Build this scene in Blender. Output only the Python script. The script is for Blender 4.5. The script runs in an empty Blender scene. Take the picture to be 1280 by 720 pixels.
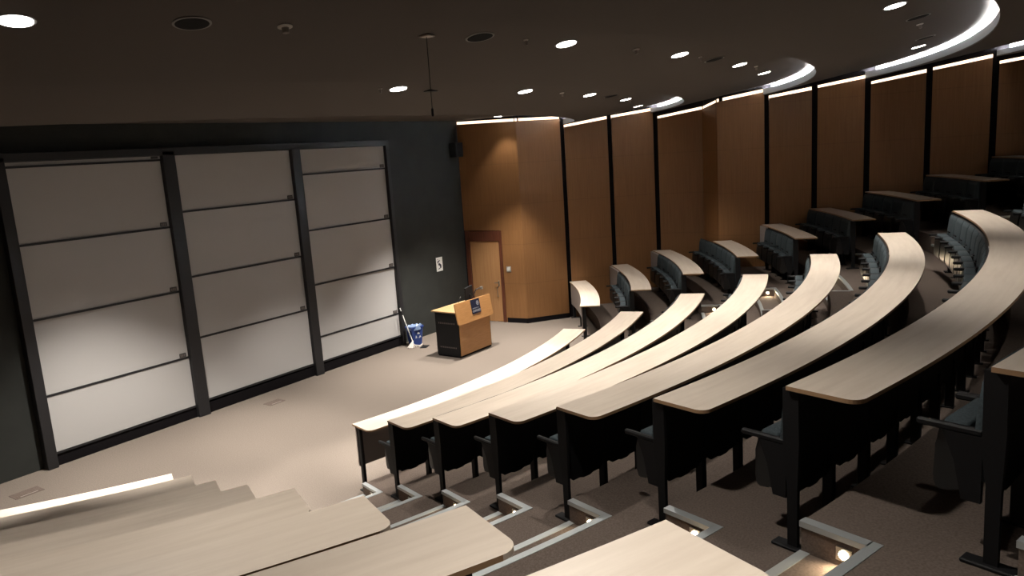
import bpy, bmesh, math, random
from mathutils import Vector, Matrix
random.seed(7)
S = bpy.context.scene
COL = S.collection
PI = math.pi

# ------------------------------------------------------------------ basics
def mat(name, color, rough=0.6, metal=0.0, spec=0.5, noise=None, bump=0.0, emit=None, estr=0.0):
    m = bpy.data.materials.new(name); m.use_nodes = True
    nt = m.node_tree; b = nt.nodes['Principled BSDF']
    b.inputs['Base Color'].default_value = (*color, 1)
    b.inputs['Roughness'].default_value = rough
    b.inputs['Metallic'].default_value = metal
    b.inputs['Specular IOR Level'].default_value = spec
    if emit:
        b.inputs['Emission Color'].default_value = (*emit, 1)
        b.inputs['Emission Strength'].default_value = estr
    if noise:
        sc, amt, vec = noise
        tc = nt.nodes.new('ShaderNodeTexCoord'); mp = nt.nodes.new('ShaderNodeMapping')
        mp.inputs['Scale'].default_value = vec
        n = nt.nodes.new('ShaderNodeTexNoise'); n.inputs['Scale'].default_value = sc
        n.inputs['Detail'].default_value = 5
        nt.links.new(tc.outputs['Object'], mp.inputs[0]); nt.links.new(mp.outputs[0], n.inputs['Vector'])
        r = nt.nodes.new('ShaderNodeValToRGB')
        r.color_ramp.elements[0].position = .3; r.color_ramp.elements[1].position = .7
        r.color_ramp.elements[0].color = (*[c*(1-amt) for c in color], 1)
        r.color_ramp.elements[1].color = (*[min(1, c*(1+amt)) for c in color], 1)
        nt.links.new(n.outputs['Fac'], r.inputs[0]); nt.links.new(r.outputs[0], b.inputs['Base Color'])
        if bump:
            bp = nt.nodes.new('ShaderNodeBump'); bp.inputs['Strength'].default_value = bump
            bp.inputs['Distance'].default_value = .01
            nt.links.new(n.outputs['Fac'], bp.inputs['Height']); nt.links.new(bp.outputs[0], b.inputs['Normal'])
    return m

def emis(name, color, strength):
    m = bpy.data.materials.new(name); m.use_nodes = True
    nt = m.node_tree; nt.nodes.clear()
    e = nt.nodes.new('ShaderNodeEmission'); o = nt.nodes.new('ShaderNodeOutputMaterial')
    e.inputs[0].default_value = (*color, 1); e.inputs[1].default_value = strength
    nt.links.new(e.outputs[0], o.inputs[0]); return m

def uvwood(name, dark, light, rough, scale, nscale, amt_mix=1.0, seams=None):
    """streaky wood grain following the UV map (u along the grain)"""
    m = bpy.data.materials.new(name); m.use_nodes = True
    nt = m.node_tree; b = nt.nodes['Principled BSDF']; b.inputs['Roughness'].default_value = rough
    uv = nt.nodes.new('ShaderNodeUVMap'); mp = nt.nodes.new('ShaderNodeMapping')
    mp.inputs['Scale'].default_value = scale
    n = nt.nodes.new('ShaderNodeTexNoise'); n.inputs['Scale'].default_value = nscale
    n.inputs['Detail'].default_value = 6; n.inputs['Roughness'].default_value = .6
    nt.links.new(uv.outputs[0], mp.inputs[0]); nt.links.new(mp.outputs[0], n.inputs['Vector'])
    r = nt.nodes.new('ShaderNodeValToRGB')
    r.color_ramp.elements[0].position = .3; r.color_ramp.elements[1].position = .68
    r.color_ramp.elements[0].color = (*dark, 1); r.color_ramp.elements[1].color = (*light, 1)
    nt.links.new(n.outputs['Fac'], r.inputs[0])
    out = r.outputs[0]
    if seams:
        sp = nt.nodes.new('ShaderNodeSeparateXYZ'); nt.links.new(uv.outputs[0], sp.inputs[0])
        dv = nt.nodes.new('ShaderNodeMath'); dv.operation = 'DIVIDE'; dv.inputs[1].default_value = seams
        fr = nt.nodes.new('ShaderNodeMath'); fr.operation = 'FRACT'
        lt = nt.nodes.new('ShaderNodeMath'); lt.operation = 'LESS_THAN'; lt.inputs[1].default_value = .02/seams
        nt.links.new(sp.outputs[1], dv.inputs[0]); nt.links.new(dv.outputs[0], fr.inputs[0]); nt.links.new(fr.outputs[0], lt.inputs[0])
        mx = nt.nodes.new('ShaderNodeMixRGB'); mx.blend_type = 'MULTIPLY'; mx.inputs[2].default_value = (.88, .88, .88, 1)
        nt.links.new(lt.outputs[0], mx.inputs[0]); nt.links.new(out, mx.inputs[1]); out = mx.outputs[0]
    nt.links.new(out, b.inputs['Base Color'])
    return m

M = {}
M['desk'] = uvwood('pale_beech', (.57, .485, .40), (.66, .575, .485), .42, (.8, 9, 1), 1.6)
M['desk_edge'] = mat('beech_edge', (.36, .22, .12), .5)
M['wood'] = uvwood('oak_veneer', (.20, .090, .030), (.25, .120, .043), .5, (18, .5, 1), 2.0, seams=1.07)
M['leaf'] = uvwood('door_veneer', (.34, .17, .07), (.43, .23, .10), .45, (14, .5, 1), 2.0)
M['frame_wood'] = mat('dark_red_wood', (.10, .030, .014), .45, noise=(6, .3, (8, 8, .6)))
M['lectern'] = uvwood('lectern_veneer', (.46, .225, .078), (.56, .285, .108), .4, (3, 22, 1), 1.5)
M['lectern_top'] = mat('lectern_top_veneer', (.36, .235, .115), .4, noise=(5, .1, (1, 6, 1)))
M['carpet'] = mat('taupe_carpet', (.165, .139, .119), .95, spec=.1, noise=(60, .16, (1, 1, 1)), bump=.3)
M['tier'] = mat('brown_carpet', (.125, .098, .083), .95, spec=.1, noise=(70, .2, (1, 1, 1)), bump=.3)
M['wall'] = mat('charcoal_wall', (.024, .026, .024), .7, spec=.3, noise=(3, .12, (1, 1, 1)))
M['ceil'] = mat('dark_ceiling', (.095, .081, .072), .8, spec=.1)
M['lip'] = mat('cove_lip', (.40, .46, .52), .6)
M['cove'] = mat('cove_white', (.6, .62, .65), .7)
M['black'] = mat('black_metal', (.006, .006, .007), .6, spec=.3)
M['blackp'] = mat('black_panel', (.005, .005, .006), .65, spec=.3)
M['void'] = mat('dark_recess', (.006, .005, .006), .8, spec=.1)
M['grey'] = mat('grey_laminate', (.21, .18, .165), .55)
M['fill'] = mat('pale_filler', (.34, .305, .285), .55)
M['teal'] = mat('slate_fabric', (.044, .057, .064), .9, spec=.15, noise=(80, .25, (1, 1, 1)), bump=.2)
M['shell'] = mat('glossy_dark_shell', (.010, .010, .010), .3)
M['silver'] = mat('aluminium_nosing', (.46, .49, .50), .45, metal=.55)
M['board'] = mat('whiteboard_enamel', (.44, .43, .425), .5, spec=.2)
M['rail'] = mat('board_rail', (.012, .012, .014), .5)
M['plate'] = mat('board_plate', (.05, .047, .045), .5)
M['plate_in'] = mat('board_plate_print', (.16, .14, .13), .5)
M['offring'] = mat('light_trim', (.12, .11, .10), .5)
M['white'] = mat('white_plastic', (.72, .72, .70), .5)
M['offwhite'] = mat('grubby_white', (.55, .50, .47), .8)
M['navy'] = mat('navy_plaque', (.006, .009, .034), .5)
M['print'] = mat('pale_print', (.55, .58, .65), .5)
M['printdark'] = mat('dark_print', (.02, .02, .04), .6)
M['blue'] = mat('blue_plastic', (.020, .050, .22), .4)
M['bag'] = mat('clear_blue_bag', (.20, .28, .45), .25)
M['chrome'] = mat('brushed_steel', (.6, .58, .54), .3, metal=1)
M['lamp'] = emis('downlight_glow', (1, .96, .90), 14)
M['steplamp'] = emis('step_light_glow', (1, .80, .52), 30)
M['slot'] = emis('warm_strip_glow', (1, .76, .55), 2.2)
M['covelamp'] = emis('cool_cove_glow', (.93, .97, 1), 330)

def finish(name, bm, m, parent=None, smooth=False):
    me = bpy.data.meshes.new(name)
    bmesh.ops.recalc_face_normals(bm, faces=bm.faces)
    bm.to_mesh(me); bm.free()
    for q in (m if isinstance(m, list) else [m]): me.materials.append(q)
    if smooth:
        for p in me.polygons: p.use_smooth = True
    o = bpy.data.objects.new(name, me); COL.objects.link(o)
    if parent: o.parent = parent
    return o

def tag(o, label, cat, group=None, kind=None):
    o['label'] = label; o['category'] = cat
    if group: o['group'] = group
    if kind: o['kind'] = kind
    return o

def thing(name, label, cat, loc=(0, 0, 0), rz=0, group=None):
    o = bpy.data.objects.new(name, None); COL.objects.link(o)
    o.location = loc; o.rotation_euler = (0, 0, rz); o.empty_display_size = .1
    return tag(o, label, cat, group)

def box(bm, x0, x1, y0, y1, z0, z1, mi=0):
    vs = [bm.verts.new(p) for p in ((x0, y0, z0), (x1, y0, z0), (x1, y1, z0), (x0, y1, z0), (x0, y0, z1), (x1, y0, z1), (x1, y1, z1), (x0, y1, z1))]
    for f in ((0, 3, 2, 1), (4, 5, 6, 7), (0, 1, 5, 4), (1, 2, 6, 5), (2, 3, 7, 6), (3, 0, 4, 7)):
        bm.faces.new([vs[i] for i in f]).material_index = mi
    return vs

def bbox(bm, x0, x1, y0, y1, z0, z1, bev=.01, seg=2):
    t = bmesh.new(); box(t, x0, x1, y0, y1, z0, z1)
    bmesh.ops.bevel(t, geom=t.edges[:], offset=bev, segments=seg, affect='EDGES', profile=.5)
    me = bpy.data.meshes.new('tmp'); t.to_mesh(me); t.free(); bm.from_mesh(me); bpy.data.meshes.remove(me)

def tube(bm, pts, r, seg=10, cap=True):
    pts = [Vector(p) for p in pts]; rings = []
    for i, p in enumerate(pts):
        d = (pts[min(i+1, len(pts)-1)] - pts[max(i-1, 0)]).normalized()
        a = d.orthogonal().normalized(); b = d.cross(a)
        rr = r[i] if isinstance(r, (list, tuple)) else r
        rings.append([bm.verts.new(p + (a*math.cos(2*PI*k/seg) + b*math.sin(2*PI*k/seg))*rr) for k in range(seg)])
    for A, B in zip(rings, rings[1:]):
        # align the rings
        off = min(range(seg), key=lambda s: (A[0].co-B[s].co).length)
        for k in range(seg):
            bm.faces.new((A[k], A[(k+1) % seg], B[(k+1+off) % seg], B[(k+off) % seg]))
    if cap:
        bm.faces.new(rings[0]); bm.faces.new(rings[-1])

def lathe(bm, prof, seg=24, center=(0, 0, 0)):
    rings = []
    for r, z in prof:
        rings.append([bm.verts.new((center[0]+r*math.cos(2*PI*k/seg), center[1]+r*math.sin(2*PI*k/seg), center[2]+z)) for k in range(seg)])
    for A, B in zip(rings, rings[1:]):
        for k in range(seg): bm.faces.new((A[k], A[(k+1) % seg], B[(k+1) % seg], B[k]))
    bm.faces.new(rings[0]); bm.faces.new(rings[-1])

# ------------------------------------------------------------------ plan of the hall
CX, CY = 9.545, 19.03                      # centre the curved rows turn about
D = 13.157                                 # face of the front wall
R = [11.556, 12.730, 13.882, 15.037, 16.208, 17.347, 18.502, 19.62, 20.75]     # front edge of each desk
Z = [1.003, 1.365, 1.691, 2.040, 2.406, 2.744, 3.111, 3.455, 3.81]             # top of each desk
DW = .45
def P(r, th, z=0.0):
    a = math.radians(th); return Vector((CX + r*math.sin(a), CY - r*math.cos(a), z))
def lev(k): return 0.0 if k < 0 else Z[k] - .70          # floor behind desk k
def foot(k): return lev(k-1) if k > 0 else 0.0           # floor desk k stands on

WR = [(16.22, 13.157), (16.45, 11.37), (17.48, 10.62), (18.32, 9.66), (19.10, 8.70), (19.38, 7.50), (18.62, 6.82),
      (19.05, 5.74), (19.62, 4.76), (19.84, 3.62), (19.93, 2.36), (20.02, 1.10), (20.08, -.6), (20.1, -5.5)]
def wall_th(r, W=WR, first=False):
    best = []
    for (x0, y0), (x1, y1) in zip(W, W[1:]):
        dx, dy = x1-x0, y1-y0; fx, fy = x0-CX, y0-CY
        a = dx*dx+dy*dy; b = 2*(fx*dx+fy*dy); c = fx*fx+fy*fy-r*r; disc = b*b-4*a*c
        if disc < 0: continue
        for s in (-1, 1):
            t = (-b+s*math.sqrt(disc))/(2*a)
            if -1e-6 <= t <= 1+1e-6:
                X, Y = x0+t*dx, y0+t*dy; best.append(math.degrees(math.atan2(X-CX, CY-Y)))
    return (min(best) if first else max(best)) if best else 40.0
MIRX = 9.62
WLc = [(2*MIRX-x, y) for x, y in WR]

def arcs(th0, th1, step=1.0):
    n = max(1, int(abs(th1-th0)/step+.999)); return [th0+(th1-th0)*i/n for i in range(n+1)]

def sector(bm, r0, r1, th0, th1, z0, z1, th0b=None, th1b=None, step=1.0, mi=0):
    """solid ring sector; th0b/th1b are the limits on the outer arc"""
    th0b = th0 if th0b is None else th0b; th1b = th1 if th1b is None else th1b
    n = max(1, int(abs(th1-th0)/step+.999)); cols = []
    zf = z1 if callable(z1) else (lambda r: z1)
    zb = z0 if callable(z0) else (lambda r: z0)
    for i in range(n+1):
        a = th0+(th1-th0)*i/n; b = th0b+(th1b-th0b)*i/n
        cols.append([bm.verts.new(P(r0, a, zb(r0))), bm.verts.new(P(r1, b, zb(r1))), bm.verts.new(P(r1, b, zf(r1))), bm.verts.new(P(r0, a, zf(r0)))])
    for A, B in zip(cols, cols[1:]):
        for k in range(4):
            bm.faces.new((A[k], A[(k+1) % 4], B[(k+1) % 4], B[k])).material_index = mi
    bm.faces.new(cols[0]).material_index = mi; bm.faces.new(cols[-1][::-1]).material_index = mi

# ------------------------------------------------------------------ floor, tiers and steps
bm = bmesh.new()
box(bm, -4, 24, -7, 14.2, -.3, 0)
tag(finish('floor', bm, M['carpet']), 'taupe carpeted stage floor between the whiteboards and the first desk', 'floor', kind='structure')

CHK = [-14.45, -14.95, -15.3, -15.6, -16.0, -16.22, -16.65, -16.9, -17.1]        # middle block side of the near aisle
LND = [-25.4, -24.8, -24.35, -23.95, -23.55, -23.16, -22.96, -22.6, -22.4]       # left block side of the near aisle
OFF0 = [.44, .41, .375, .34, .315, .27, .245, .235, .235]
OFF1 = [.83, .82, .77, .74, .70, .665, .635, .63, .63]
CFE = [15.85, 16.0, 16.75, 17.05, 17.0, 17.5, 17.2, 17.3, 17.3]                  # middle block side of the far aisle
SND = [26.6, 25.95, 25.85, 25.65, 25.1, 25.1, 24.35, 23.7, 23.4]                 # side block side of the far aisle
ORD = ['first', 'second', 'third', 'fourth', 'fifth', 'sixth', 'seventh', 'eighth', 'ninth', 'tenth', 'eleventh', 'twelfth', 'thirteenth',
       'fourteenth', 'fifteenth', 'sixteenth', 'seventeenth', 'eighteenth', 'nineteenth', 'twentieth', 'twenty-first', 'twenty-second', 'twenty-third', 'twenty-fourth']
for k in range(9):
    ri = R[k]+OFF0[k]; ra = R[k]+OFF1[k]
    ro = (R[k+1]+OFF1[k+1]+.05) if k < 8 else 25.0
    z = lev(k); zb = max(-.2, lev(k)-.75)
    wr0, wr1 = wall_th(ri)+.4, wall_th(ro)+.4
    bm = bmesh.new()
    if wr0 < 30: wr0 = 44
    sector(bm, ri, ro, SND[k]-.4, max(wr0, 30), zb, z, th1b=max(wr1, 30))          # side block
    sector(bm, ri, ro, CHK[k], CFE[k]+.3, zb, z)                                    # middle block
    sector(bm, ri, ro, -max(wr0, 30), LND[k]+.5, zb, z, th0b=-max(wr1, 30))         # left block
    sector(bm, ra, ro, LND[k]+.5, CHK[k], zb, z-.0005)
    sector(bm, ra, ro, CFE[k]+.3, SND[k]-.4, zb, z-.0005)
    tag(finish('floor_tier', bm, M['tier']), 'brown carpeted floor tier behind the %s row of desks from the stage' % ORD[k], 'floor tier', kind='structure')
    zh = (z+foot(k))/2 if k else z/2
    for nm, a0, a1 in (('near', LND[k]+.5, CHK[k]), ('far', CFE[k]+.3, SND[k]-.4)):
        bm = bmesh.new(); sector(bm, ri, ra+.01, a0, a1, zb, zh)
        st = tag(finish('floor_step', bm, M['tier']), 'carpeted half step with silver nosing in the %s aisle beside the %s desk row' % (nm, ORD[k]), 'step', kind='structure')
        t = .0045; w = .055
        bm = bmesh.new(); dth = math.degrees(w/ri)
        sector(bm, ri-.008, ri+w, a0, a1, zh-.035, zh+t)
        finish('nosing', bm, M['silver'], st)
        bm = bmesh.new()
        sector(bm, ra-.008, ra+w, a0, a1+dth, z-.03, z+t)
        sector(bm, ri-.008, ra, a1-.03, a1+dth, z-.03, z+t)
        sector(bm, ri-.008, ra, a0-dth, a0+.03, z-.03, z+t)
        finish('nosing', bm, M['silver'], st)
        # step light in the cheek on the right of the aisle
        if zh > .05:
            rc = ra-.13; c = P(rc, a1, (z+zh)/2-.01)
            lt = thing('step_light', 'small round glowing step light by the %s aisle step at the %s desk row' % (nm, ORD[k]), 'step light', c, math.radians(a1), group='step lights in the aisles')
            bm = bmesh.new(); box(bm, -.012, -.002, -.045, .045, -.04, .04)
            finish('bezel', bm, M['chrome'], lt)
            bm = bmesh.new(); lathe(bm, [(.026, 0), (.026, .006), (.015, .012)], 16)
            bmesh.ops.rotate(bm, verts=bm.verts, matrix=Matrix.Rotation(-PI/2, 3, 'Y')); bmesh.ops.translate(bm, verts=bm.verts, vec=(-.012, 0, 0))
            finish('lens', bm, M['steplamp'], lt)
            ld = bpy.data.lights.new('step_spot', 'SPOT'); ld.energy = 8; ld.color = (1, .78, .5); ld.spot_size = math.radians(150); ld.spot_blend = .6; ld.shadow_soft_size = .02
            lo = bpy.data.objects.new('lamp', ld); COL.objects.link(lo); lo.parent = lt; lo.location = (-.035, 0, 0)
            lo.rotation_euler = (0, math.radians(40), 0)

# ------------------------------------------------------------------ desks
FILL = {1: .95, 2: .7, 4: .45}
def desktop_mesh(r, a0, a1, z, a0b=None, a1b=None, round0=False, th=.026):
    """curved top with rounded rear corner at the a0 end; UV follows the arc"""
    a0b = a0 if a0b is None else a0b; a1b = a1 if a1b is None else a1b
    bm = bmesh.new(); uvl = bm.loops.layers.uv.new('UVMap')
    n = max(4, int((a1-a0)/.6)); f = .06
    prof = []       # list of (front r, front th, rear r, rear th)
    front = [(r, a0+(a1-a0)*i/n) for i in range(n+1)]
    rear = [(r+DW, a0b+(a1b-a0b)*i/n) for i in range(n+1)]
    def poly(front, rear): return front + rear[::-1]
    pts = list(front)
    tail = list(rear[::-1])
    def corner(rc, thc, s):                    # rounded rear corner
        q = []; rad = .085
        for j in range(7):
            t = j/6*PI/2
            q.append((rc-rad+rad*math.cos(t), thc + s*math.degrees((rad-rad*math.sin(t))/rc)))
        return q
    if round0:
        tail = [p for p in tail[:-1] if p[1]-a0b > math.degrees(.09/r)] + corner(r+DW, a0b, 1)
    # small radii at the far end
    ring = pts+tail
    top = [bm.verts.new(P(q[0], q[1], z)) for q in ring]
    bot = [bm.verts.new(P(q[0], q[1], z-th)) for q in ring]
    # top as strips so it stays clean: build with triangulated ngon
    ft = bm.faces.new(top); fb = bm.faces.new(bot[::-1])
    m = len(ring)
    for i in range(m):
        q = bm.faces.new((top[i], bot[i], bot[(i+1) % m], top[(i+1) % m])); q.material_index = 1
    inf = {}
    for v, q in zip(top, ring): inf[v] = q
    for v, q in zip(bot, ring): inf[v] = q
    for fc in bm.faces:
        for l in fc.loops:
            q = inf[l.vert]; l[uvl].uv = (math.radians(q[1])*r + r*3.7, q[0])
    bmesh.ops.triangulate(bm, faces=[ft, fb])
    return bm

def leg_bm(r, th, z0, z1, w=.045, d=.075):
    """upright post with a splayed foot plate, placed at (r, th)"""
    bm = bmesh.new()
    bbox(bm, -w/2, w/2, -d/2, d/2, z0, z1, .008, 1)
    bbox(bm, -w*.9, w*.9, -.15, .10, z0, z0+.018, .006, 1)
    m = Matrix.Translation(P(r, th, 0)) @ Matrix.Rotation(math.radians(th), 4, 'Z')
    bmesh.ops.transform(bm, matrix=m, verts=bm.verts); return bm

def end_panel_bm(k, th, s):
    """tapering end standard in the plane across the row: wide under the desktop, narrow at the foot"""
    bm = bmesh.new(); z0 = foot(k); z1 = Z[k]-.026; t = .03
    out = [(-.045, z0+.02), (.02, z0+.02), (.025, z0+.42), (.05, z0+.60), (.055, z1), (-.05, z1), (-.055, z0+.70), (-.045, z0+.40)]
    A = [bm.verts.new((-t/2, y, z)) for y, z in out]; B = [bm.verts.new((t/2, y, z)) for y, z in out]
    bm.faces.new(A); bm.faces.new(B[::-1])
    for i in range(len(out)): bm.faces.new((A[i], A[(i+1) % len(out)], B[(i+1) % len(out)], B[i]))
    bbox(bm, -.045, .045, -.13, .12, z0, z0+.022, .006, 1)
    m = Matrix.Translation(P(R[k]+.015, th, 0)) @ Matrix.Rotation(math.radians(th), 4, 'Z')
    bmesh.ops.transform(bm, matrix=m, verts=bm.verts); return bm

def make_desk(k, a0, a1, label, group, a0b=None, a1b=None, round0=False, block='c'):
    r = R[k]; z = Z[k]
    t = thing('curved_desk', label, 'desk', P(r, (a0+a1)/2, foot(k)), 0, group)
    inv = Matrix.Translation(t.location).inverted()
    def put(n, bm, m, smooth=False):
        bmesh.ops.transform(bm, matrix=inv, verts=bm.verts); return finish(n, bm, m, t, smooth)
    put('desktop', desktop_mesh(r, a0, a1, z, a0b, a1b, round0), [M['desk'], M['desk_edge']])
    mg = math.degrees(.03/r)
    if k == 0:
        bm = bmesh.new(); sector(bm, r+.02, r+.045, a0+mg, a1-mg, foot(0)+.38, z-.026)
        put('modesty_panel', bm, M['grey'])
        n = max(2, round(math.radians(a1-a0)*r/1.3))
        for i in range(n+1):
            th = a0+2*mg+(a1-a0-4*mg)*i/n
            put('leg', leg_bm(r+.085, th, 0, z-.026), M['black'])
    elif block == 'l':
        bm = bmesh.new(); sector(bm, r-.03, r+.02, a0+mg, a1-mg*2, foot(k)+.36, z-.026)
        put('back_panel', bm, M['blackp'])
        n = max(2, round(math.radians(a1-a0)*r/1.6))
        for i in range(n):
            put('leg', leg_bm(r, a0+mg*2+(a1-a0-4*mg)*i/n, foot(k), foot(k)+.45), M['black'])
        put('end_standard', end_panel_bm(k, a1-mg*1.5, 1), M['blackp'])
    else:
        put('end_standard', end_panel_bm(k, a0+mg*1.5, 1), M['blackp'])
        if block == 'c': put('end_standard', end_panel_bm(k, a1-mg*1.5, 1), M['blackp'])
        bm = bmesh.new(); sector(bm, r+.030, r+.045, a0+mg*2, a1-mg*2, z-.12, z-.026)
        put('support_rail', bm, M['black'])
    if block == 's' and k in FILL:
        g = math.degrees(FILL[k]/r)
        bm = bmesh.new(); sector(bm, r-.05, r+.01, a1-g, a1-.05, foot(k)+.42, z-.026)
        put('filler_panel', bm, M['fill'])
    return t

mb = 'curved desks of the middle block'; lb = 'curved desks of the left foreground block'; sb = 'short curved desks along the wood wall'
CN = [-13.65, -14.2, -14.5, -14.8, -15.3, -15.5, -15.93, -16.15]
for k in range(8):
    make_desk(k, CN[k], CFE[k], 'long pale beech curved desk, %s from the stage in the middle block' % ORD[k], mb, round0=True)
SW_ = {}
for k in range(9):
    e0 = wall_th(R[k], first=(k == 3)); e1 = wall_th(R[k]+DW, first=True)
    if k == 3: e0, e1 = 36.5, 36.25
    SW_[k] = e0
    make_desk(k, SND[k], e0-.15, 'short pale curved desk ending at the wood wall, %s row from the stage' % ORD[k], sb, a1b=e1-.15, block='s')
LE = [-46, -46, -44, -43, -42, -40, -39, -35]
for k in range(8):
    a = max(LE[k], -wall_th(R[k]+DW)+1.0)
    # rounded corner lies at the aisle (a1) end here: mirror by building reversed
    t = make_desk(k, a, LND[k], 'pale beech desk left of the near aisle in the foreground, %s row from stage' % ORD[k], lb, block='l')
    if k >= 1:
        # round the rear corner at the aisle end
        o = [c for c in t.children if c.name.startswith('desktop')][0]
        bm = bmesh.new(); bm.from_mesh(o.data)
        loc = t.location; tgt = P(R[k]+DW, LND[k], Z[k])-loc; tgb = P(R[k]+DW, LND[k], Z[k]-.026)-loc
        ed = [e for e in bm.edges if {min(range(2), key=lambda i, v=v: ((tgt if i == 0 else tgb)-v.co).length) for v in e.verts} == {0, 1} and all(min((tgt-v.co).length, (tgb-v.co).length) < .005 for v in e.verts)]
        bmesh.ops.bevel(bm, geom=ed, offset=.085, segments=6, affect='EDGES', profile=.5)
        bm.to_mesh(o.data); bm.free()

# ------------------------------------------------------------------ tip-up seats
W_ = .54
def seat_parts():
    d = {}
    # back shell: plain black panel seen from behind, scalloped bottom
    bm = bmesh.new(); n = 12; out = []
    for i in range(n+1):
        x = -W_/2+.004+(W_-.008)*i/n
        out.append((x, .36 if abs(x) > W_*.36 else (.325 if abs(x) > .05 else .31)))
    out = out+[(W_/2-.004, 1.015), (-W_/2+.004, 1.015)]
    A = [bm.verts.new((x, -.012, z)) for x, z in out]; B = [bm.verts.new((x, .012, z)) for x, z in out]
    bm.faces.new(A); bm.faces.new(B[::-1])
    for i in range(len(out)): bm.faces.new((A[i], A[(i+1) % len(out)], B[(i+1) % len(out)], B[i]))
    d['back_shell'] = (bm, M['blackp'], False)
    # upholstered backrest, reclined a little, with the slot at mid height
    bm = bmesh.new(); nx, nz = 8, 8; g = []
    for j in range(nz+1):
        v = j/nz; z = .42+.59*v; row = []
        for i in range(nx+1):
            u = i/nx*2-1; x = u*(W_/2-.003)
            y = -.075+.035*v - .008*(1-u*u) - .015*math.sin(v*PI) + .004*(abs(u)**8) + .02*(v > .97)
            row.append(bm.verts.new((x, y, z)))
        g.append(row)
    for j in range(nz):
        for i in range(nx): bm.faces.new((g[j][i], g[j][i+1], g[j+1][i+1], g[j+1][i]))
    back = []
    for j in (0, nz):
        back.append([bm.verts.new((v.co.x, -.013, v.co.z)) for v in g[j]])
    for i in range(nx):
        bm.faces.new((g[0][i+1], g[0][i], back[0][i], back[0][i+1])); bm.faces.new((g[nz][i], g[nz][i+1], back[1][i+1], back[1][i]))
    for s, i in ((0, 0), (1, nx)):
        col = [g[j][i] for j in range(nz+1)]; bm.faces.new(col+[back[1][i], back[0][i]])
    d['backrest'] = (bm, M['teal'], True)
    bm = bmesh.new(); bbox(bm, -.07, .07, -.108, -.085, .735, .75, .004, 1); d['slot'] = (bm, M['void'], False)
    # folded seat pan: cushion towards the back, glossy shell outside
    bm = bmesh.new(); t = bmesh.new(); prof = [(-.09, .36), (-.17, .31), (-.255, .30), (-.275, .36), (-.265, .55), (-.245, .675), (-.13, .665), (-.115, .50)]
    for x0, x1 in ((-W_/2+.035, W_/2-.035),):
        A = [bm.verts.new((x0, y, z)) for y, z in prof]; B = [bm.verts.new((x1, y, z)) for y, z in prof]
        bm.faces.new(A); bm.faces.new(B[::-1])
        for i in range(len(prof)): bm.faces.new((A[i], A[(i+1) % len(prof)], B[(i+1) % len(prof)], B[i]))
    bmesh.ops.bevel(bm, geom=bm.edges[:], offset=.012, segments=2, affect='EDGES')
    t.free(); d['seat_pan'] = (bm, M['shell'], False)
    bm = bmesh.new(); bbox(bm, -W_/2+.045, W_/2-.045, -.235, -.105, .45, .695, .02, 2); d['seat_cushion'] = (bm, M['teal'], True)
    for s in (-1, 1):
        bm = bmesh.new(); x0, x1 = sorted((s*(W_/2+.004), s*(W_/2-.034)))
        bbox(bm, x0, x1, -.35, -.03, .650, .688, .010, 1)
        prof = [(-.03, .30), (-.12, .30), (-.16, .50), (-.22, .651), (-.03, .651)]
        A = [bm.verts.new((x0+.003, y, z)) for y, z in prof]; B = [bm.verts.new((x1-.003, y, z)) for y, z in prof]
        bm.faces.new(A); bm.faces.new(B[::-1])
        for i in range(5): bm.faces.new((A[i], A[(i+1) % 5], B[(i+1) % 5], B[i]))
        d['armrest%d' % s] = (bm, M['black'], False)
    bm = bmesh.new(); bbox(bm, -W_/2+.0, -W_/2+.05, -.045, .03, 0, .46, .006, 1); bbox(bm, -W_/2-.005, -W_/2+.055, -.09, .06, 0, .015, .004, 1)
    d['leg'] = (bm, M['black'], False)
    return d
proto = None
def new_seat(r, th, z, sx, label, group):
    global proto
    if proto is None:
        root = thing('lecture_seat', label, 'seat', (0, 0, 0), 0, group)
        for n, (bm, m, sm) in seat_parts().items(): finish(n.rstrip('-1') if n.startswith('armrest') else n, bm, m, root, sm)
        proto = root; o = root
    else:
        o = proto.copy(); COL.objects.link(o)
        for c in proto.children:
            q = c.copy(); COL.objects.link(q); q.parent = o
    o.location = P(r, th, z); o.rotation_euler = (0, 0, math.radians(th)+PI); o.scale = (sx, 1, 1)
    o['label'] = label; o['group'] = group
    return o
for k in range(1, 8):
    a0, a1 = CN[k]+.25, CFE[k]-.25
    L = math.radians(a1-a0)*R[k]; n = round(L/.54); sx = L/n/.54
    for i in range(n):
        th = a0+(a1-a0)*(i+.5)/n
        if k == 7 and 3 <= i < n-5: continue            # outside the picture
        new_seat(R[k]-.02, th, foot(k), sx, 'dark tip-up seat, %s from the near aisle, fixed under the %s long middle desk' % (ORD[i], ORD[k]),
                 'tip-up seats along the %s desk of the middle block' % ORD[k])
for k in range(1, 9):
    e = SW_[k] if k != 3 else 40.2
    g = math.degrees(FILL[k]/R[k])+.15 if k in FILL else .3
    a0, a1 = SND[k]+.25, e-g
    L = math.radians(a1-a0)*R[k]; n = round(L/.54); sx = L/n/.54
    for i in range(n):
        th = a0+(a1-a0)*(i+.5)/n
        new_seat(R[k]-.02, th, foot(k), sx, 'slate tip-up seat, %s from the far aisle, under the %s desk by the wood wall' % (ORD[i], ORD[k]),
                 'tip-up seats along the %s desk by the wood wall' % ORD[k])

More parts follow.
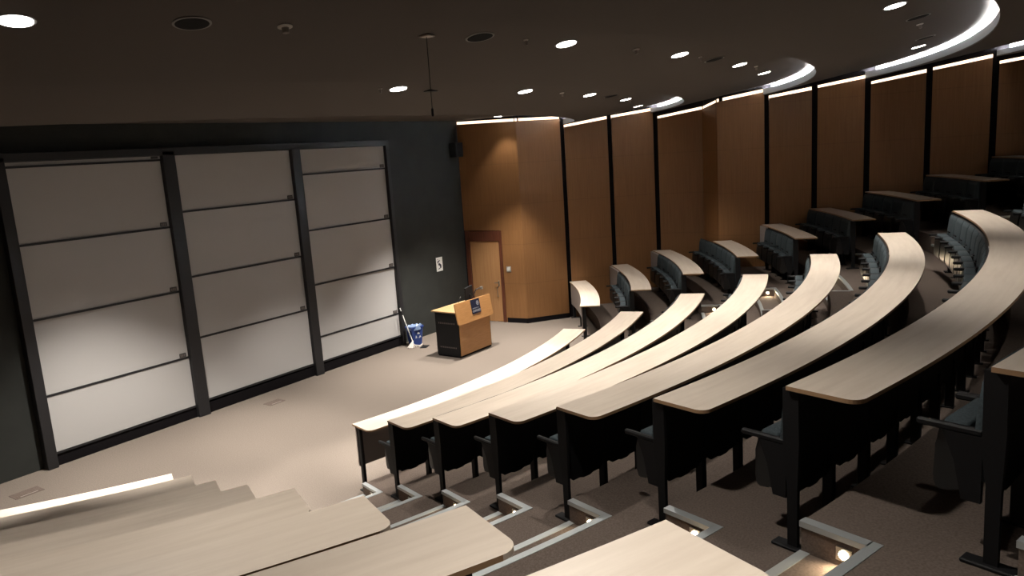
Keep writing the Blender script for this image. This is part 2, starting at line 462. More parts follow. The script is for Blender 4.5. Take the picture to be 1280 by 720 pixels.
# ------------------------------------------------------------------ front wall with sliding whiteboards
bm = bmesh.new(); box(bm, -2, 16.22, D+.02, D+.25, -.05, 5.8)
tag(finish('wall_front', bm, M['wall']), 'dark charcoal front wall behind the whiteboards', 'wall', kind='structure')
for i, x in enumerate((4.0, 14.6)):
    pass
fr = thing('sliding_board_rig', 'tall black steel frame holding three columns of sliding whiteboards', 'board frame', (9.25, D-.05, 0))
def fpart(n, x0, x1, z0, z1, y0=-.10, y1=.06, m='rail'):
    bm = bmesh.new(); bbox(bm, x0-9.25, x1-9.25, y0, y1, z0, z1, .005, 1); return finish(n, bm, M[m], fr)
UP = [(4.95, 5.115), (7.66, 7.90), (10.53, 10.75), (13.31, 13.42)]
for a, b in UP: fpart('upright', a, b, 0, 5.0)
fpart('top_rail', 4.95, 13.42, 4.93, 5.06); fpart('plinth', 5.11, 13.32, .0, .21, -.02, .06, 'void')
COLS = [((5.115, 7.66), [.215, 1.18, 2.44, 3.635, 4.846, 4.925]),
        ((7.90, 10.53), [.262, 1.49, 2.665, 3.885, 4.925]),
        ((10.75, 13.31), [.25, .815, 1.99, 3.185, 4.39, 4.925])]
CN_ = ['left', 'middle', 'right']; HN = ['lowest', 'second', 'third', 'fourth', 'topmost']
for ci, ((x0, x1), zs) in enumerate(COLS):
    nb = len(zs)-1
    for j in range(nb):
        z0, z1 = zs[j], zs[j+1]; cx = (x0+x1)/2
        nm = HN[j] if j < nb-1 else 'topmost'
        t = thing('whiteboard', '%s sliding whiteboard in the %s column of the black wall frame' % (nm, CN_[ci]), 'whiteboard', (cx, D-.07, z0), 0, 'sliding whiteboards on the front wall')
        yo = .012*(j % 2)
        w = (x1-x0)/2-.006
        bm = bmesh.new(); box(bm, -w, w, yo, yo+.02, .022 if j else .01, z1-z0-.004); finish('board_face', bm, M['board'], t)
        bm = bmesh.new(); box(bm, -w, w, yo-.02, yo+.02, -.014, .022); finish('bottom_rail', bm, M['rail'], t)
        if not (j == 0):
            bm = bmesh.new(); box(bm, w-.17, w-.045, yo-.012, yo, .03, min(.105, z1-z0-.01)); p = finish('plate', bm, M['plate'], t)
            if z1-z0 > .2:
                bm = bmesh.new()
                for a in range(3): box(bm, w-.158+a*.034, w-.158+a*.034+.022, yo-.014, yo-.0121, .045, .088)
                finish('print', bm, M['plate_in'], p)
        elif ci != 2:
            bm = bmesh.new(); box(bm, w-.17, w-.045, yo-.012, yo, z1-z0-.5, z1-z0-.499); bm.free()
# paper notice on the wall
t = thing('wall_notice', 'small white paper notice with dark shapes on the charcoal wall', 'notice', (15.09, D+.018, 1.59))
bm = bmesh.new(); box(bm, -.125, .125, -.006, 0, 0, .37); finish('sheet', bm, M['white'], t)
bm = bmesh.new()
def pl(pts, y=-.0075):
    A = [bm.verts.new((x, y, z)) for x, z in pts]; bm.faces.new(A)
pl([(-.08, .27), (.02, .30), (.02, .27), (-.04, .25), (-.04, .22), (-.08, .21)])
pl([(-.05, .20), (.0, .22), (.07, .16), (.07, .08), (.02, .09), (.0, .15), (-.05, .16)])
pl([(-.06, .07), (.05, .10), (.05, .08), (-.06, .045)]); pl([(-.10, .315), (-.03, .325), (-.03, .315), (-.10, .305)])
finish('figures', bm, M['printdark'], t)
# box loudspeaker by the corner
t = thing('wall_speaker', 'small black box loudspeaker high in the corner by the wood wall', 'speaker', (15.93, D-.02, 4.72))
bm = bmesh.new(); bbox(bm, -.14, .16, -.26, -.02, -.18, .2, .02, 2); finish('cabinet', bm, M['blackp'], t)
bm = bmesh.new(); box(bm, -.10, .12, -.268, -.258, -.15, .17); finish('grille', bm, M['void'], t)
bm = bmesh.new(); box(bm, -.03, .03, -.03, .035, -.05, .05); finish('bracket', bm, M['black'], t)

# ------------------------------------------------------------------ wood wall on the right
def quad(bm, uvl, pts, uvs, mi=0):
    f = bm.faces.new([bm.verts.new(p) for p in pts]); f.material_index = mi
    for l, u in zip(f.loops, uvs): l[uvl].uv = u
def panel(name, a, b, za, zb, m, z0=0.0, thick=.05, parent=None, off=0.0):
    """upright slab from plan point a to b (room lies on the left of a->b ... normal worked out), slanted top"""
    a = Vector(a); b = Vector(b); d = (b-a); L = d.length; n = Vector((-d.y, d.x)).normalized()   # pushes away from the room centre
    if n.dot(Vector((CX, 5))-a) > 0: n = -n
    bm = bmesh.new(); uvl = bm.loops.layers.uv.new('UVMap')
    a0 = a+n*off; b0 = b+n*off; a1 = a0+n*thick; b1 = b0+n*thick
    X = lambda p, z: (p.x, p.y, z)
    u0 = a.x*3.1
    quad(bm, uvl, [X(a0, z0), X(b0, z0), X(b0, zb), X(a0, za)], [(u0, z0), (u0+L, z0), (u0+L, zb), (u0, za)])
    quad(bm, uvl, [X(a1, z0), X(b1, z0), X(b1, zb), X(a1, za)], [(u0, z0), (u0+L, z0), (u0+L, zb), (u0, za)])
    quad(bm, uvl, [X(a0, za), X(b0, zb), X(b1, zb), X(a1, za)], [(u0, 0), (u0+L, 0), (u0+L, .05), (u0, .05)])
    quad(bm, uvl, [X(a0, z0), X(a0, za), X(a1, za), X(a1, z0)], [(u0, z0), (u0, za), (u0+.05, za), (u0+.05, z0)])
    quad(bm, uvl, [X(b0, z0), X(b0, zb), X(b1, zb), X(b1, z0)], [(u0, z0), (u0, zb), (u0+.05, zb), (u0+.05, z0)])
    bmesh.ops.remove_doubles(bm, verts=bm.verts, dist=1e-5)
    return finish(name, bm, m, parent)
def lerp2(a, b, t): return (a[0]+(b[0]-a[0])*t, a[1]+(b[1]-a[1])*t)
# segment list: plan indices, wood top height at both ends, gap kept free for the dark strip at each end
SEG = [(0, 1, 5.40, 5.36, 0, 0), (1, 2, 5.36, 5.36, 0, .05), (2, 3, 5.13, 5.29, .07, .05), (3, 4, 5.30, 5.43, .07, .05), (4, 5, 5.20, 5.36, .07, 0),
       (5, 6, 5.36, 5.47, 0, 0), (6, 7, 5.47, 5.63, 0, .05), (7, 8, 5.46, 5.60, .07, .06), (8, 9, 5.62, 5.76, .07, .06), (9, 10, 5.60, 5.76, .07, .06),
       (10, 11, 5.78, 5.94, .07, .06), (11, 12, 5.78, 5.95, .07, .06), (12, 13, 5.95, 6.1, .06, 0)]
for i, (p, q, za, zb, g0, g1) in enumerate(SEG):
    A, B = WR[p], WR[q]; L = math.dist(A, B)
    a = lerp2(A, B, g0/L); b = lerp2(A, B, 1-g1/L)
    if i == 0:
        # wall piece with the door in it: door from A to t=.64
        hd = lerp2(A, B, .63)
        o = panel('wall_right', A, B, za, zb, M['wood'], z0=2.53); tag(o, 'wood veneer wall piece above the stage door', 'wall', kind='structure')
        o = panel('wall_right', hd, B, 2.53, 2.53, M['wood'], z0=0); tag(o, 'narrow wood veneer wall piece right of the stage door', 'wall', kind='structure')
    else:
        o = panel('wall_right', a, b, za+(zb-za)*g0/L, zb-(zb-za)*g1/L, M['wood'], z0=0)
        tag(o, '%s tall wood veneer wall panel counted from the stage door' % ORD[i-1], 'wall', kind='structure')
    # glowing slot above the panel
    o = panel('trim_%d' % (i+1), a, b, za+.07, zb+.07, M['slot'], z0=0, off=.03, thick=.02)
    me = o.data
    for v in me.vertices:
        if v.co.z < 1:
            # bottom of the strip follows the slanted top of the wood
            pa = Vector(a); pb = Vector(b); t = max(0, min(1, (Vector(v.co.xy)-pa).dot(pb-pa)/(pb-pa).length_squared)); v.co.z = za+(zb-za)*t-.03
    tag(o, 'warm glowing light strip above the wood wall, %s section from the stage' % ORD[i], 'light strip', kind='structure')
    # dark backing behind everything
    o = panel('trim_%d' % (i+21), lerp2(A, B, -.02), lerp2(A, B, 1.02), 6.8, 6.8, M['void'], z0=-.1, off=.055, thick=.15)
    tag(o, 'dark recess behind the wood wall panels, seen as black upright strips', 'recess', kind='structure')
# black plinth by the stage
for i, (a, b) in enumerate(((lerp2(WR[0], WR[1], .66), WR[1]), (WR[1], lerp2(WR[1], WR[2], .96)))):
    o = panel('baseboard_right', a, b, .13, .13, M['void'], off=-.012, thick=.02); tag(o, 'black baseboard under the wood wall %s' % ('beside the door' if i == 0 else 'left of the first dark strip'), 'baseboard', kind='structure')

# door
A, B = Vector(WR[0]), Vector(WR[1]); dd = (B-A).normalized(); L = (B-A).length
nrm = Vector((dd.y, -dd.x));
if nrm.dot(Vector((CX, 5))-A) < 0: nrm = -nrm
ang = math.atan2(dd.y, dd.x)
dr = thing('door_1', 'light oak stage door in a dark red wood frame beside the lectern', 'door', (A.x, A.y, 0), ang); dr['kind'] = 'structure'
# local x along the wall away from the corner; sign of the room side:
sgn = 1 if (Matrix.Rotation(ang, 2) @ Vector((0, 1))).dot(nrm) > 0 else -1
def dpart(n, x0, x1, y0, y1, z0, z1, m, bev=.004, par=dr, uv=False):
    bm = bmesh.new(); ya, yb = sorted((y0*sgn, y1*sgn)); bbox(bm, x0, x1, ya, yb, z0, z1, bev, 1)
    if uv:
        uvl = bm.loops.layers.uv.new('UVMap')
        for f in bm.faces:
            for l in f.loops: l[uvl].uv = (l.vert.co.x, l.vert.co.z)
    return finish(n, bm, M[m], par)
dpart('door_frame', .03, .15, -.04, .03, 0, 2.52, 'frame_wood'); dpart('door_frame', 1.07, 1.16, -.04, .03, 0, 2.52, 'frame_wood')
dpart('door_head', .15, 1.07, -.04, .02, 2.24, 2.52, 'frame_wood')
lf = dpart('door_leaf', .155, 1.065, -.035, -.005, .01, 2.235, 'leaf', uv=True)
dpart('hinge_gap', .151, .155, -.03, .0, .01, 2.235, 'void')
bm = bmesh.new(); y = .03*sgn
tube(bm, [(.985, -.005*sgn, 1.10), (.985, .05*sgn, 1.10), (.88, .055*sgn, 1.10)], .012, 8); bbox(bm, .965, 1.005, min(-.006*sgn, .004*sgn), max(-.006*sgn, .004*sgn), 1.0, 1.16, .003, 1)
finish('door_handle', bm, M['chrome'], lf)
bm = bmesh.new(); tube(bm, [(.95, .0, .98), (.95, .045*sgn, .98), (.95, .045*sgn, .72), (.95, 0, .72)], .010, 8); finish('pull_handle', bm, M['chrome'], lf)
# switch plate beside the door
t = thing('switch_plate', 'small silver switch plate on the wood wall beside the door', 'switch', (A.x+dd.x*1.32, A.y+dd.y*1.32, 1.48), ang)
dpart('plate', -.07, .07, .0, .012, -.08, .08, 'chrome', par=t); dpart('panel', -.045, .045, .012, .018, -.05, .05, 'white', par=t)

# left and back walls (closing the room)
for (a, b) in zip(WLc, WLc[1:]):
    o = panel('wall_left', a, b, 6.8, 6.8, M['wood'], z0=-.1, thick=.1); tag(o, 'wood panelled wall on the left side of the hall', 'wall', kind='structure')
bm = bmesh.new(); sector(bm, 24.6, 24.8, -30, 30, -.1, 7, step=3); tag(finish('wall_back', bm, M['wall']), 'dark curved wall behind the last row', 'wall', kind='structure')

# ------------------------------------------------------------------ stepped ceiling with glowing coves
RL = [11.62, 13.97, 16.27, 18.5, 20.8]                     # radius of each hanging lip
ZLb = [5.20, 5.37, 5.55, 5.745, 5.95]                      # bottom of each lip
ZLo = [5.50, 5.56, 5.78, 5.975, 6.15]                      # ceiling height reaching the lip from the stage side
TH0, TH1 = -62, 62
bays = [(None, 5.50, RL[0], ZLo[0])]
bm = bmesh.new(); box(bm, -3, 24, 0, 14, 5.5, 5.6)
# flat stage part: ring from near the front wall to the first lip
bm.free(); bm = bmesh.new()
sector(bm, 3.0, RL[0]+.22, -75, 75, 5.5, 5.62, step=2)
tag(finish('ceiling', bm, M['ceil']), 'flat dark ceiling over the stage', 'ceiling', kind='structure')
for j in range(5):
    ri, zi = RL[j], ZLb[j]; ro = RL[j+1] if j < 4 else 25.2; zo = ZLo[j+1] if j < 4 else 6.4
    ro2 = ro+.22
    f = lambda r, ri=ri, zi=zi, ro=ro, zo=zo: zi+(zo-zi)*(r-ri)/(ro-ri)
    bm = bmesh.new()
    sector(bm, ri-.003, ro2, TH0, TH1, f, lambda r: f(r)+.02, step=1.5)
    tag(finish('ceiling', bm, M['ceil']), 'dark curved ceiling band, %s from the stage' % ORD[j], 'ceiling', kind='structure')
    zt = ZLo[j]
    bm = bmesh.new(); lh = [.16, .12, .15, .155, .13][j]
    sector(bm, ri, ri+.012, TH0, TH1, zi+.004, zi+lh, step=.75)
    lip = tag(finish('ceiling_cove', bm, M['lip']), 'pale curved lip of the %s glowing ceiling cove from the stage' % ORD[j], 'ceiling cove', kind='structure')
    bm = bmesh.new(); sector(bm, ri+.20, ri+.215, TH0, TH1, zi+.055, zt+.03, step=1.5)
    finish('cove_back', bm, M['cove'], lip)
    bm = bmesh.new(); sector(bm, ri+.05, ri+.11, (26, 22, 10, -1, 12)[j], TH1, zi+lh-.04, zi+lh-.02, step=1.5)
    finish('cove_lamp', bm, M['covelamp'], lip)

def ceil_z(r):
    if r < RL[0]: return 5.5
    j = max(i for i in range(5) if RL[i] <= r)
    ri, zi = RL[j], ZLb[j]; ro = RL[j+1] if j < 4 else 25.2; zo = ZLo[j+1] if j < 4 else 6.4
    return zi+(zo-zi)*(r-ri)/(ro-ri)

# ------------------------------------------------------------------ camera
yaw, pit, rol = math.radians(54.285), math.radians(10.218), math.radians(3.724)
fwd = Vector((math.sin(yaw)*math.cos(pit), math.cos(yaw)*math.cos(pit), -math.sin(pit)))
rgt = Vector((math.cos(yaw), -math.sin(yaw), 0)); dwn = fwd.cross(rgt)
c_, s_ = math.cos(rol), math.sin(rol)
cr = c_*rgt+s_*dwn; cd = -s_*rgt+c_*dwn
cam = bpy.data.cameras.new('camera'); co = bpy.data.objects.new('camera', cam); COL.objects.link(co)
mt = Matrix((cr, -cd, -fwd)).transposed().to_4x4(); mt.translation = (0, 0, 4.6)
co.matrix_world = mt
cam.sensor_width = 36; cam.lens = 945.65/1280*36; cam.clip_start = .05
S.camera = co

# ------------------------------------------------------------------ ceiling fittings
def ceil_frame(r, th):
    """matrix whose local z is the ceiling normal pointing down into the room"""
    e = .02; s = (ceil_z(r+e)-ceil_z(r))/e
    up = Matrix.Rotation(math.radians(th), 4, 'Z') @ Matrix.Rotation(-math.atan(s), 4, 'X')   # tangent frame: local -y is outwards
    return Matrix.Translation(P(r, th, ceil_z(r))) @ up
def downlight(r, th, power, label, rad=.10, visible=True, cone=100):
    t = thing('downlight', label, 'ceiling light', (0, 0, 0), 0, 'round downlights in the dark ceiling'); t.matrix_world = ceil_frame(r, th)
    bm = bmesh.new(); lathe(bm, [(rad*1.0, -.004), (rad*1.16, -.006), (rad*1.18, .01), (rad*1.0, .012)], 28); finish('trim_ring', bm, M['offring'] if 'offring' in M else M['grey'], t)
    bm = bmesh.new(); lathe(bm, [(rad*.985, -.010), (rad*.985, -.004)], 28); finish('lens', bm, M['lamp'], t)
    ld = bpy.data.lights.new('downlight_spot', 'SPOT'); ld.energy = power; ld.color = (1, .93, .84); ld.spot_size = math.radians(cone); ld.spot_blend = .55; ld.shadow_soft_size = rad*.8
    lo = bpy.data.objects.new('lamp', ld); COL.objects.link(lo); lo.parent = t; lo.location = (0, 0, -.03)
SP, MP, BP = 460, 300, 270
lights = [  # r, th, power, words
 (15.38, -27.9, MP, 'large bright round downlight at the left edge of the ceiling'),
 (15.32, -10.66, MP, 'bright round downlight nearest above the long desks, left end of its arc'),
 (15.33, -2.34, MP, 'bright round downlight, second along the arc above the middle desks'),
 (15.37, 6.13, MP, 'bright round downlight, third along the arc above the middle desks'),
 (15.45, 14.3, MP*1.5, 'bright round downlight, last along the arc just before the cove glow'),
 (13.0, -12.3, SP, 'small bright downlight left of the hanging microphone'),
 (13.0, -2.3, SP, 'small bright downlight right of the hanging microphone'),
 (13.0, 6.3, SP, 'small bright downlight above the wood wall, third of the far arc'),
 (13.0, 15.6, SP, 'small bright downlight, fourth of the far arc'),
 (13.05, 29.2, SP*.75, 'small bright downlight at the wood wall, fifth of the far arc'),
 (17.65, -1.96, BP, 'bright downlight inside the large glowing cove near the top edge'),
 (17.8, 15.15, BP*1.35, 'bright downlight inside the large glowing cove near its lower lip'),
 (9.85, 41.0, SP*.2, 'small bright downlight in front of the wood wall above the stage door'),
]
for r, th, p, w in lights: downlight(r, th, p, w, cone=84 if r < 10.5 else (98 if r < 14 or th > 14 else 90))
# lamps that sit outside the frame but light the hall
for r, th, p in [(13.0, -20, SP), (13.0, -29, SP), (9.6, -12, SP*.9), (9.6, -24, SP*.9), (9.6, 8, SP*.5), (20.0, -24, 45), (20.0, -10, 45), (20.0, 6, 45), (17.7, -20, BP), (17.7, 24, BP*.5)]:
    pass
E_OFF = []
def disc(r, th, rad, name, label, cat, m, h=.008, ring=None):
    t = thing(name, label, cat); t.matrix_world = ceil_frame(r, th)
    bm = bmesh.new(); lathe(bm, [(rad, 0), (rad, -h), (rad*.7, -h-.002)], 28); finish('grille', bm, m, t)
    bm = bmesh.new(); lathe(bm, [(rad*1.02, .004), (rad*1.14, .002), (rad*1.14, -h*.8), (rad*1.02, -h)], 28); finish('ring', bm, ring or M['offring'], t)
    return t
for r, th, w in [(15.4, -24.0, 'round dark speaker grille in the ceiling beside the large left downlight'),
                 (15.35, -14.9, 'round dark speaker grille in the ceiling right of the hanging microphone'),
                 (15.35, 1.7, 'round dark speaker grille in the ceiling between two bright downlights'),
                 (13.05, 10.2, 'round dark speaker grille in the far ceiling band above the wood wall'),
                 (17.7, 2.2, 'round dark speaker grille inside the large glowing cove, upper one'),
                 (17.75, 10.6, 'round dark speaker grille inside the large glowing cove, lower one')]:
    disc(r, th, .115, 'ceiling_speaker', w, 'ceiling speaker', M['void'])
for r, th, w, rad in [(15.39, -21.57, 'small pale detector with a ring on the ceiling, right of the left speaker grille', .055),
                 (15.35, -12.85, 'tiny pale sprinkler on the ceiling before the nearest middle downlight', .022),
                 (15.33, -6.2, 'small pale detector on the ceiling between the two nearest middle downlights', .04),
                 (15.35, -.2, 'tiny pale sprinkler on the ceiling beside a dark speaker grille', .022),
                 (15.46, 9.0, 'tiny pale sprinkler on the ceiling just before the small cove', .028),
                 (17.67, 4.4, 'small pale detector on the ceiling inside the large cove', .04),
                 (13.0, 2.0, 'small pale detector on the far ceiling band', .035),
                 (13.0, 17.6, 'tiny pale detector beside the fourth light of the far arc', .03),
                 (13.0, -13.4, 'tiny pale sprinkler on the far ceiling band left of the small downlight', .022)]:
    t = thing('ceiling_detector', w, 'detector'); t.matrix_world = ceil_frame(r, th)
    bm = bmesh.new(); lathe(bm, [(rad, 0), (rad, -.008), (rad*.7, -.012)], 20); finish('base', bm, M['offwhite'], t)
    bm = bmesh.new(); lathe(bm, [(rad*.5, -.012), (rad*.45, -.05), (rad*.2, -.055)], 16); finish('sensor', bm, M['grey'], t)
# hanging microphone
p = P(15.31, -16.91, ceil_z(15.31))
t = thing('hanging_microphone', 'thin black microphone hanging from the dark ceiling with a small disc', 'microphone', p)
bm = bmesh.new(); box(bm, -.05, .05, -.05, .05, -.012, .0); finish('ceiling_plate', bm, M['offwhite'], t)
bm = bmesh.new(); tube(bm, [(0, 0, -.01), (0, 0, -.60)], .0035, 6); finish('cable', bm, M['black'], t)
bm = bmesh.new(); lathe(bm, [(.004, -.44), (.06, -.455), (.062, -.462), (.004, -.452)], 20); finish('disc', bm, M['black'], t)
bm = bmesh.new(); lathe(bm, [(.006, -.60), (.011, -.61), (.011, -.66), (.005, -.67)], 12); finish('capsule', bm, M['black'], t)

# ------------------------------------------------------------------ lectern and what stands on it
t = thing('lectern', 'wood and black lectern with slanted front panel and navy plaque on the stage', 'lectern', (12.93, 10.86, 0))
Wd, Dp = 1.21, .70
def lpart(n, x0, x1, y0, y1, z0, z1, m, bev=.006, par=t, tr=None):
    bm = bmesh.new(); bbox(bm, x0, x1, y0, y1, z0, z1, bev, 2)
    uvl = bm.loops.layers.uv.new('UVMap')
    for f in bm.faces:
        for l in f.loops: l[uvl].uv = (l.vert.co.x, l.vert.co.z)
    if tr: bmesh.ops.transform(bm, matrix=tr, verts=bm.verts)
    return finish(n, bm, M[m], par)
lpart('plinth', .01, Wd-.01, .02, Dp-.02, 0, .04, 'void')
lpart('side_panel', 0, .025, .015, Dp, .035, 1.045, 'blackp'); lpart('side_panel', Wd-.025, Wd, .015, Dp, .035, 1.045, 'blackp')
lpart('back_panel', .025, Wd-.025, Dp-.03, Dp, .035, 1.03, 'blackp')
lpart('front_panel', .03, Wd-.03, 0, .02, .04, 1.045, 'lectern')
for z in (.21, .78):
    bm = bmesh.new()
    for i in range(12): box(bm, -.003, -.0005, .12+i*.042, .132+i*.042, z, z+.035)
    finish('vent_slots', bm, M['plate_in'], t)
lpart('desktop', -.06, Wd+.03, -.02, Dp+.06, 1.05, 1.085, 'lectern_top', .012)
# slanted front panel
tr = Matrix.Translation((-.09, -.075, .79)) @ Matrix.Rotation(math.radians(-9), 4, 'X')
bm = bmesh.new(); uvl = bm.loops.layers.uv.new('UVMap')
fw, fh, rd = Wd+.12, .50, .06; out = []
for cx, cz, a in ((rd, rd, PI), (fw-rd, rd, 1.5*PI), (fw-.012, fh-.012, 0), (.012, fh-.012, .5*PI)):
    rr = rd if cz == rd else .012
    for j in range(6):
        q = a+j/5*PI/2; out.append((cx+rr*math.cos(q), cz+rr*math.sin(q)))
A_ = [bm.verts.new((x, 0, z)) for x, z in out]; B_ = [bm.verts.new((x, .028, z)) for x, z in out]
bm.faces.new(A_); bm.faces.new(B_[::-1])
for i in range(len(out)): bm.faces.new((A_[i], A_[(i+1) % len(out)], B_[(i+1) % len(out)], B_[i]))
for f in bm.faces:
    for l in f.loops: l[uvl].uv = (l.vert.co.x, l.vert.co.z)
bmesh.ops.transform(bm, matrix=tr, verts=bm.verts); finish('slanted_panel', bm, M['lectern'], t)
plq = lpart('plaque', .56, .89, -.008, 0, .15, .485, 'navy', .002, tr=tr)
bm = bmesh.new()
def ringf(bm, cx, cz, r0, r1, y, n=20):
    A = [bm.verts.new((cx+r0*math.cos(2*PI*i/n), y, cz+r0*math.sin(2*PI*i/n))) for i in range(n)]
    B = [bm.verts.new((cx+r1*math.cos(2*PI*i/n), y, cz+r1*math.sin(2*PI*i/n))) for i in range(n)]
    for i in range(n): bm.faces.new((A[i], A[(i+1) % n], B[(i+1) % n], B[i]))
ringf(bm, .805, .385, .044, .050, -.0095); ringf(bm, .805, .385, .028, .034, -.0095)
for (x0, x1, z0, z1) in ((.793, .817, .375, .395), (.801, .809, .365, .41), (.775, .835, .338, .342), (.798, .812, .328, .340)): 
    v = [bm.verts.new(q) for q in ((x0, -.0095, z0), (x1, -.0095, z0), (x1, -.0095, z1), (x0, -.0095, z1))]; bm.faces.new(v)
bmesh.ops.transform(bm, matrix=tr, verts=bm.verts); finish('crest', bm, M['print'], plq)
def text(body, size, x, z, par, m, trm, y=-.0095, name='lettering'):
    cu = bpy.data.curves.new(name, 'FONT'); cu.body = body; cu.size = size; cu.extrude = .0003
    cu.materials.append(M[m]); o = bpy.data.objects.new(name, cu); COL.objects.link(o); o.parent = par
    bpy.context.view_layer.update(); me = bpy.data.meshes.new_from_object(o); bpy.data.objects.remove(o)
    o = bpy.data.objects.new(name, me); COL.objects.link(o); o.parent = par
    o.matrix_local = trm @ Matrix.Translation((x, y, z)) @ Matrix.Rotation(PI/2, 4, 'X'); return o
text('UNIVERSITY OF', .034, .585, .265, plq, 'print', tr); text('OXFORD', .071, .582, .19, plq, 'print', tr)

LZ = 1.086
def lloc(x, y, z=LZ): return (12.93+x, 10.86+y, z)
m = thing('monitor', 'small black monitor standing on the lectern with its back to the seats', 'monitor', lloc(.82, .30), math.radians(18))
bm = bmesh.new(); bbox(bm, -.24, .24, -.015, .02, .13, .43, .012); finish('screen', bm, M['black'], m)
bm = bmesh.new(); bbox(bm, -.025, .025, -.05, -.01, .015, .25, .008); finish('stand', bm, M['black'], m)
bm = bmesh.new(); lathe(bm, [(.10, .0), (.10, .012), (.04, .02)], 20); finish('base', bm, M['black'], m)
m = thing('document_camera', 'black document camera with a jointed arm at the right end of the lectern', 'document camera', lloc(1.02, .22))
bm = bmesh.new(); bbox(bm, -.09, .09, -.08, .08, 0, .03, .01); finish('base', bm, M['black'], m)
bm = bmesh.new(); tube(bm, [(-.05, .02, .03), (-.08, .03, .22), (-.02, 0, .33), (.12, -.05, .36)], .013, 8); finish('arm', bm, M['black'], m)
bm = bmesh.new(); bbox(bm, .10, .17, -.08, -.02, .31, .38, .012); finish('camera_head', bm, M['chrome'], m)
m = thing('gooseneck_microphone', 'thin gooseneck microphone on the left half of the lectern', 'microphone', lloc(.34, .22))
bm = bmesh.new(); lathe(bm, [(.035, 0), (.035, .015), (.01, .02)], 16); finish('base', bm, M['black'], m)
bm = bmesh.new(); tube(bm, [(0, 0, .015), (0, .01, .10), (.03, .02, .19), (.09, .03, .235)], .005, 6); finish('neck', bm, M['black'], m)
bm = bmesh.new(); tube(bm, [(.085, .03, .232), (.12, .036, .25)], .011, 8); finish('head', bm, M['plate'], m)
m = thing('keyboard', 'black keyboard lying on the lectern top in front of the monitor', 'keyboard', lloc(.62, .12), .05)
bm = bmesh.new(); bbox(bm, -.2, .2, -.065, .065, 0, .018, .004, 1); finish('body', bm, M['black'], m)
bm = bmesh.new()
for i in range(12):
    for j in range(4): box(bm, -.19+i*.032, -.165+i*.032, -.055+j*.028, -.033+j*.028, .018, .022)
finish('keys', bm, M['plate'], m)
for i, (x, y, w, d) in enumerate(((.12, .08, .07, .05), (.22, .13, .05, .07))):
    m = thing('control_box', 'small black control box on the left of the lectern top, %s one' % ('outer' if i == 0 else 'inner'), 'control box', lloc(x, y))
    bm = bmesh.new(); bbox(bm, -w/2, w/2, -d/2, d/2, 0, .035, .006, 1); finish('case', bm, M['black'], m)
    bm = bmesh.new(); box(bm, -w*.3, w*.3, -d*.25, d*.25, .035, .037); finish('buttons', bm, M['plate_in'], m)
m = thing('paper_sheet', 'white paper sheet lying on the lectern behind the plaque', 'paper', lloc(.42, .08)); 
bm = bmesh.new(); box(bm, -.105, .105, -.075, .075, 0, .002); finish('sheet', bm, M['white'], m)

# ------------------------------------------------------------------ recycling bin and mop
b = thing('recycling_bin', 'blue recycling bin with a clear liner beside the whiteboard frame', 'bin', (13.50, 12.78, 0), math.radians(-12))
bm = bmesh.new()
def rrect(w, d, z, rd=.03, n=4):
    o = []
    for cx, cy, a in ((w/2-rd, d/2-rd, 0), (-w/2+rd, d/2-rd, .5*PI), (-w/2+rd, -d/2+rd, PI), (w/2-rd, -d/2+rd, 1.5*PI)):
        for j in range(n+1): q = a+j/n*PI/2; o.append(bm.verts.new((cx+rd*math.cos(q), cy+rd*math.sin(q), z)))
    return o
rings = [rrect(.27, .20, 0), rrect(.36, .27, .45), rrect(.385, .295, .45), rrect(.385, .295, .48), rrect(.355, .265, .48), rrect(.27, .20, .02)]
for a, c in zip(rings, rings[1:]):
    for i in range(len(a)): bm.faces.new((a[i], a[(i+1) % len(a)], c[(i+1) % len(a)], c[i]))
bm.faces.new(rings[0]); bm.faces.new(rings[-1]); finish('tub', bm, M['blue'], b)
bm = bmesh.new(); n = 40
lo = [bm.verts.new((.205*math.cos(2*PI*i/n), .160*math.sin(2*PI*i/n), .40+.012*math.sin(i*2.3))) for i in range(n)]
mi_ = [bm.verts.new((.200*math.cos(2*PI*i/n), .155*math.sin(2*PI*i/n), .495+.012*math.sin(i*1.7))) for i in range(n)]
hi = [bm.verts.new((.13*math.cos(2*PI*i/n), .09*math.sin(2*PI*i/n), .44+.02*math.sin(i*3.1))) for i in range(n)]
for i in range(n):
    bm.faces.new((lo[i], lo[(i+1) % n], mi_[(i+1) % n], mi_[i])); bm.faces.new((mi_[i], mi_[(i+1) % n], hi[(i+1) % n], hi[i]))
finish('liner_bag', bm, M['bag'], b)
bm = bmesh.new()
for k3 in range(3):
    a = PI/2+k3*2*PI/3
    def q(r_, off): return (r_*math.cos(a+off), r_*math.sin(a+off))
    pts = [q(.075, -.75), q(.085, -.1), q(.105, .0), q(.062, .55), q(.042, -.05), q(.052, -.1), q(.045, -.6)]
    vs = [bm.verts.new((x, -.1275-(z+.0)*.14, .25+z)) for x, z in pts]; bm.faces.new(vs)
for v in bm.verts: v.co.y -= .012
finish('recycling_symbol', bm, M['white'], b)
mp = thing('mop', 'mop with a white handle leaning between the bin and board frame', 'mop', (13.22, 12.66, 0))
bm = bmesh.new(); tube(bm, [(.09, .02, .10), (.02, .30, .98)], .012, 8); finish('handle', bm, M['white'], mp)
bm = bmesh.new(); tube(bm, [(.026, .275, .90), (.034, .242, .80)], .016, 8); finish('grip', bm, M['black'], mp)
bm = bmesh.new()
for i in range(26):
    a = random.uniform(0, 2*PI); l = random.uniform(.10, .19)
    tube(bm, [(.09, .02, .16), (.09-.05+.03*math.cos(a), .02+.03*math.sin(a), .10), (.04+l*math.cos(a)*.9, .0+l*math.sin(a)*.6, .014)], .011, 5)
finish('strings', bm, M['offwhite'], mp)
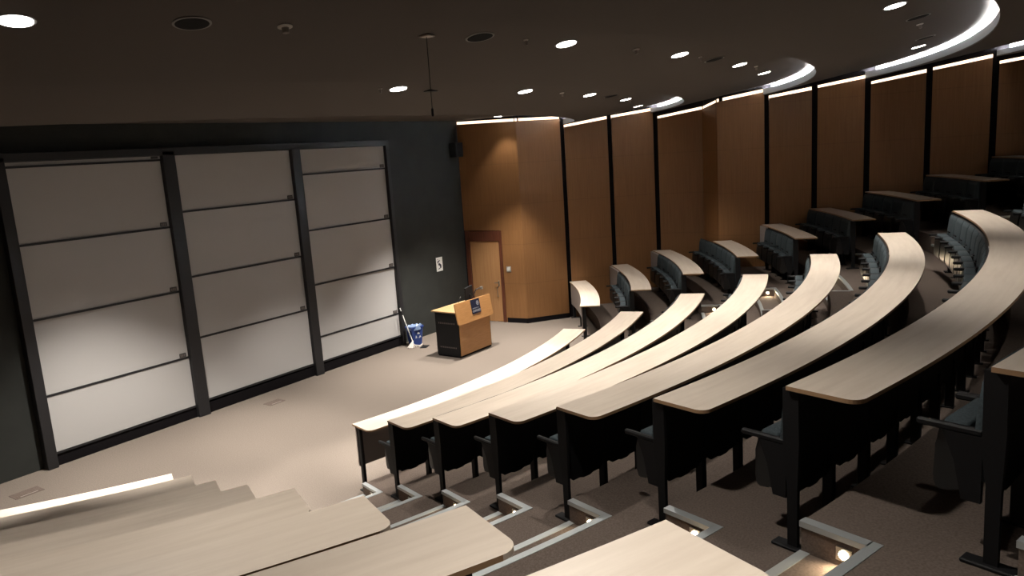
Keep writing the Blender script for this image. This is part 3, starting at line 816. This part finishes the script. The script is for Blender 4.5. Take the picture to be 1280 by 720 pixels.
d_ = thing('dustpan', 'black dustpan with pale edge lying on the floor by the bin', 'dustpan', (13.42, 12.42, 0), math.radians(25))
bm = bmesh.new(); bbox(bm, -.13, .13, -.09, .09, 0, .012, .004, 1); finish('pan', bm, M['black'], d_)
bm = bmesh.new(); bbox(bm, -.13, .13, .08, .095, .0, .06, .003, 1); tube(bm, [(0, .09, .03), (0, .24, .05)], .014, 8); finish('handle', bm, M['offwhite'], d_)

# floor plates
for (x, y, w, d, wd) in ((4.37, 12.40, .40, .26, 'carpet coloured floor box lid on the stage near the left end of the boards'), (8.9, 12.39, .36, .24, 'carpet coloured floor box lid on the stage below the middle whiteboards'), (13.75, 12.2, .16, .10, 'small floor box lid in the carpet left of the lectern')):
    o = thing('floor_plate', wd, 'floor plate', (x, y, 0))
    bm = bmesh.new(); bbox(bm, -w/2, w/2, -d/2, d/2, -.004, .005, .002, 1); finish('cover', bm, M['tier'], o)
    bm = bmesh.new(); box(bm, -w*.3, w*.3, -d*.36, -d*.28, .005, .006); finish('cable_flap', bm, M['grey'], o)

# ------------------------------------------------------------------ unseen lamps in the dark ceiling: stage ones inferred, near-camera ones added for brightness
def rt(x, y): return math.hypot(x-CX, y-CY), math.degrees(math.atan2(x-CX, CY-y))
for r, th, p, cn in [(11.3, -34, 900, 48), (11.3, -26.5, 900, 48), (11.3, -12, 900, 42), (11.3, -4.5, 900, 42), (11.3, 3, 900, 42), (11.3, 10.5, 800, 42), (11.3, 29, 420, 42),
                     (9.4, -24, 330, 92), (9.4, -9, 330, 92), (9.4, 7, 330, 92),
                     (*rt(5.8, 10.6), 2500, 80), (*rt(9.9, 10.5), 1350, 74), (*rt(13.3, 10.8), 2200, 78), (9.7, 32.5, 1500, 80),
                     (17.7, -20, 330, 100), (20.4, -24, 300, 100), (20.4, -8, 150, 100), (20.4, 8, 120, 100)]:  # this row is added to brighten the desks nearest the camera
    downlight(r, th, p, 'unseen round downlight in the dark ceiling outside the photographed part', cone=cn)

w = bpy.data.worlds.new('world'); S.world = w; w.use_nodes = True
w.node_tree.nodes['Background'].inputs[0].default_value = (.5, .5, .55, 1); w.node_tree.nodes['Background'].inputs[1].default_value = .02
S.view_settings.view_transform = 'Standard'; S.view_settings.look = 'None'; S.view_settings.exposure = 0
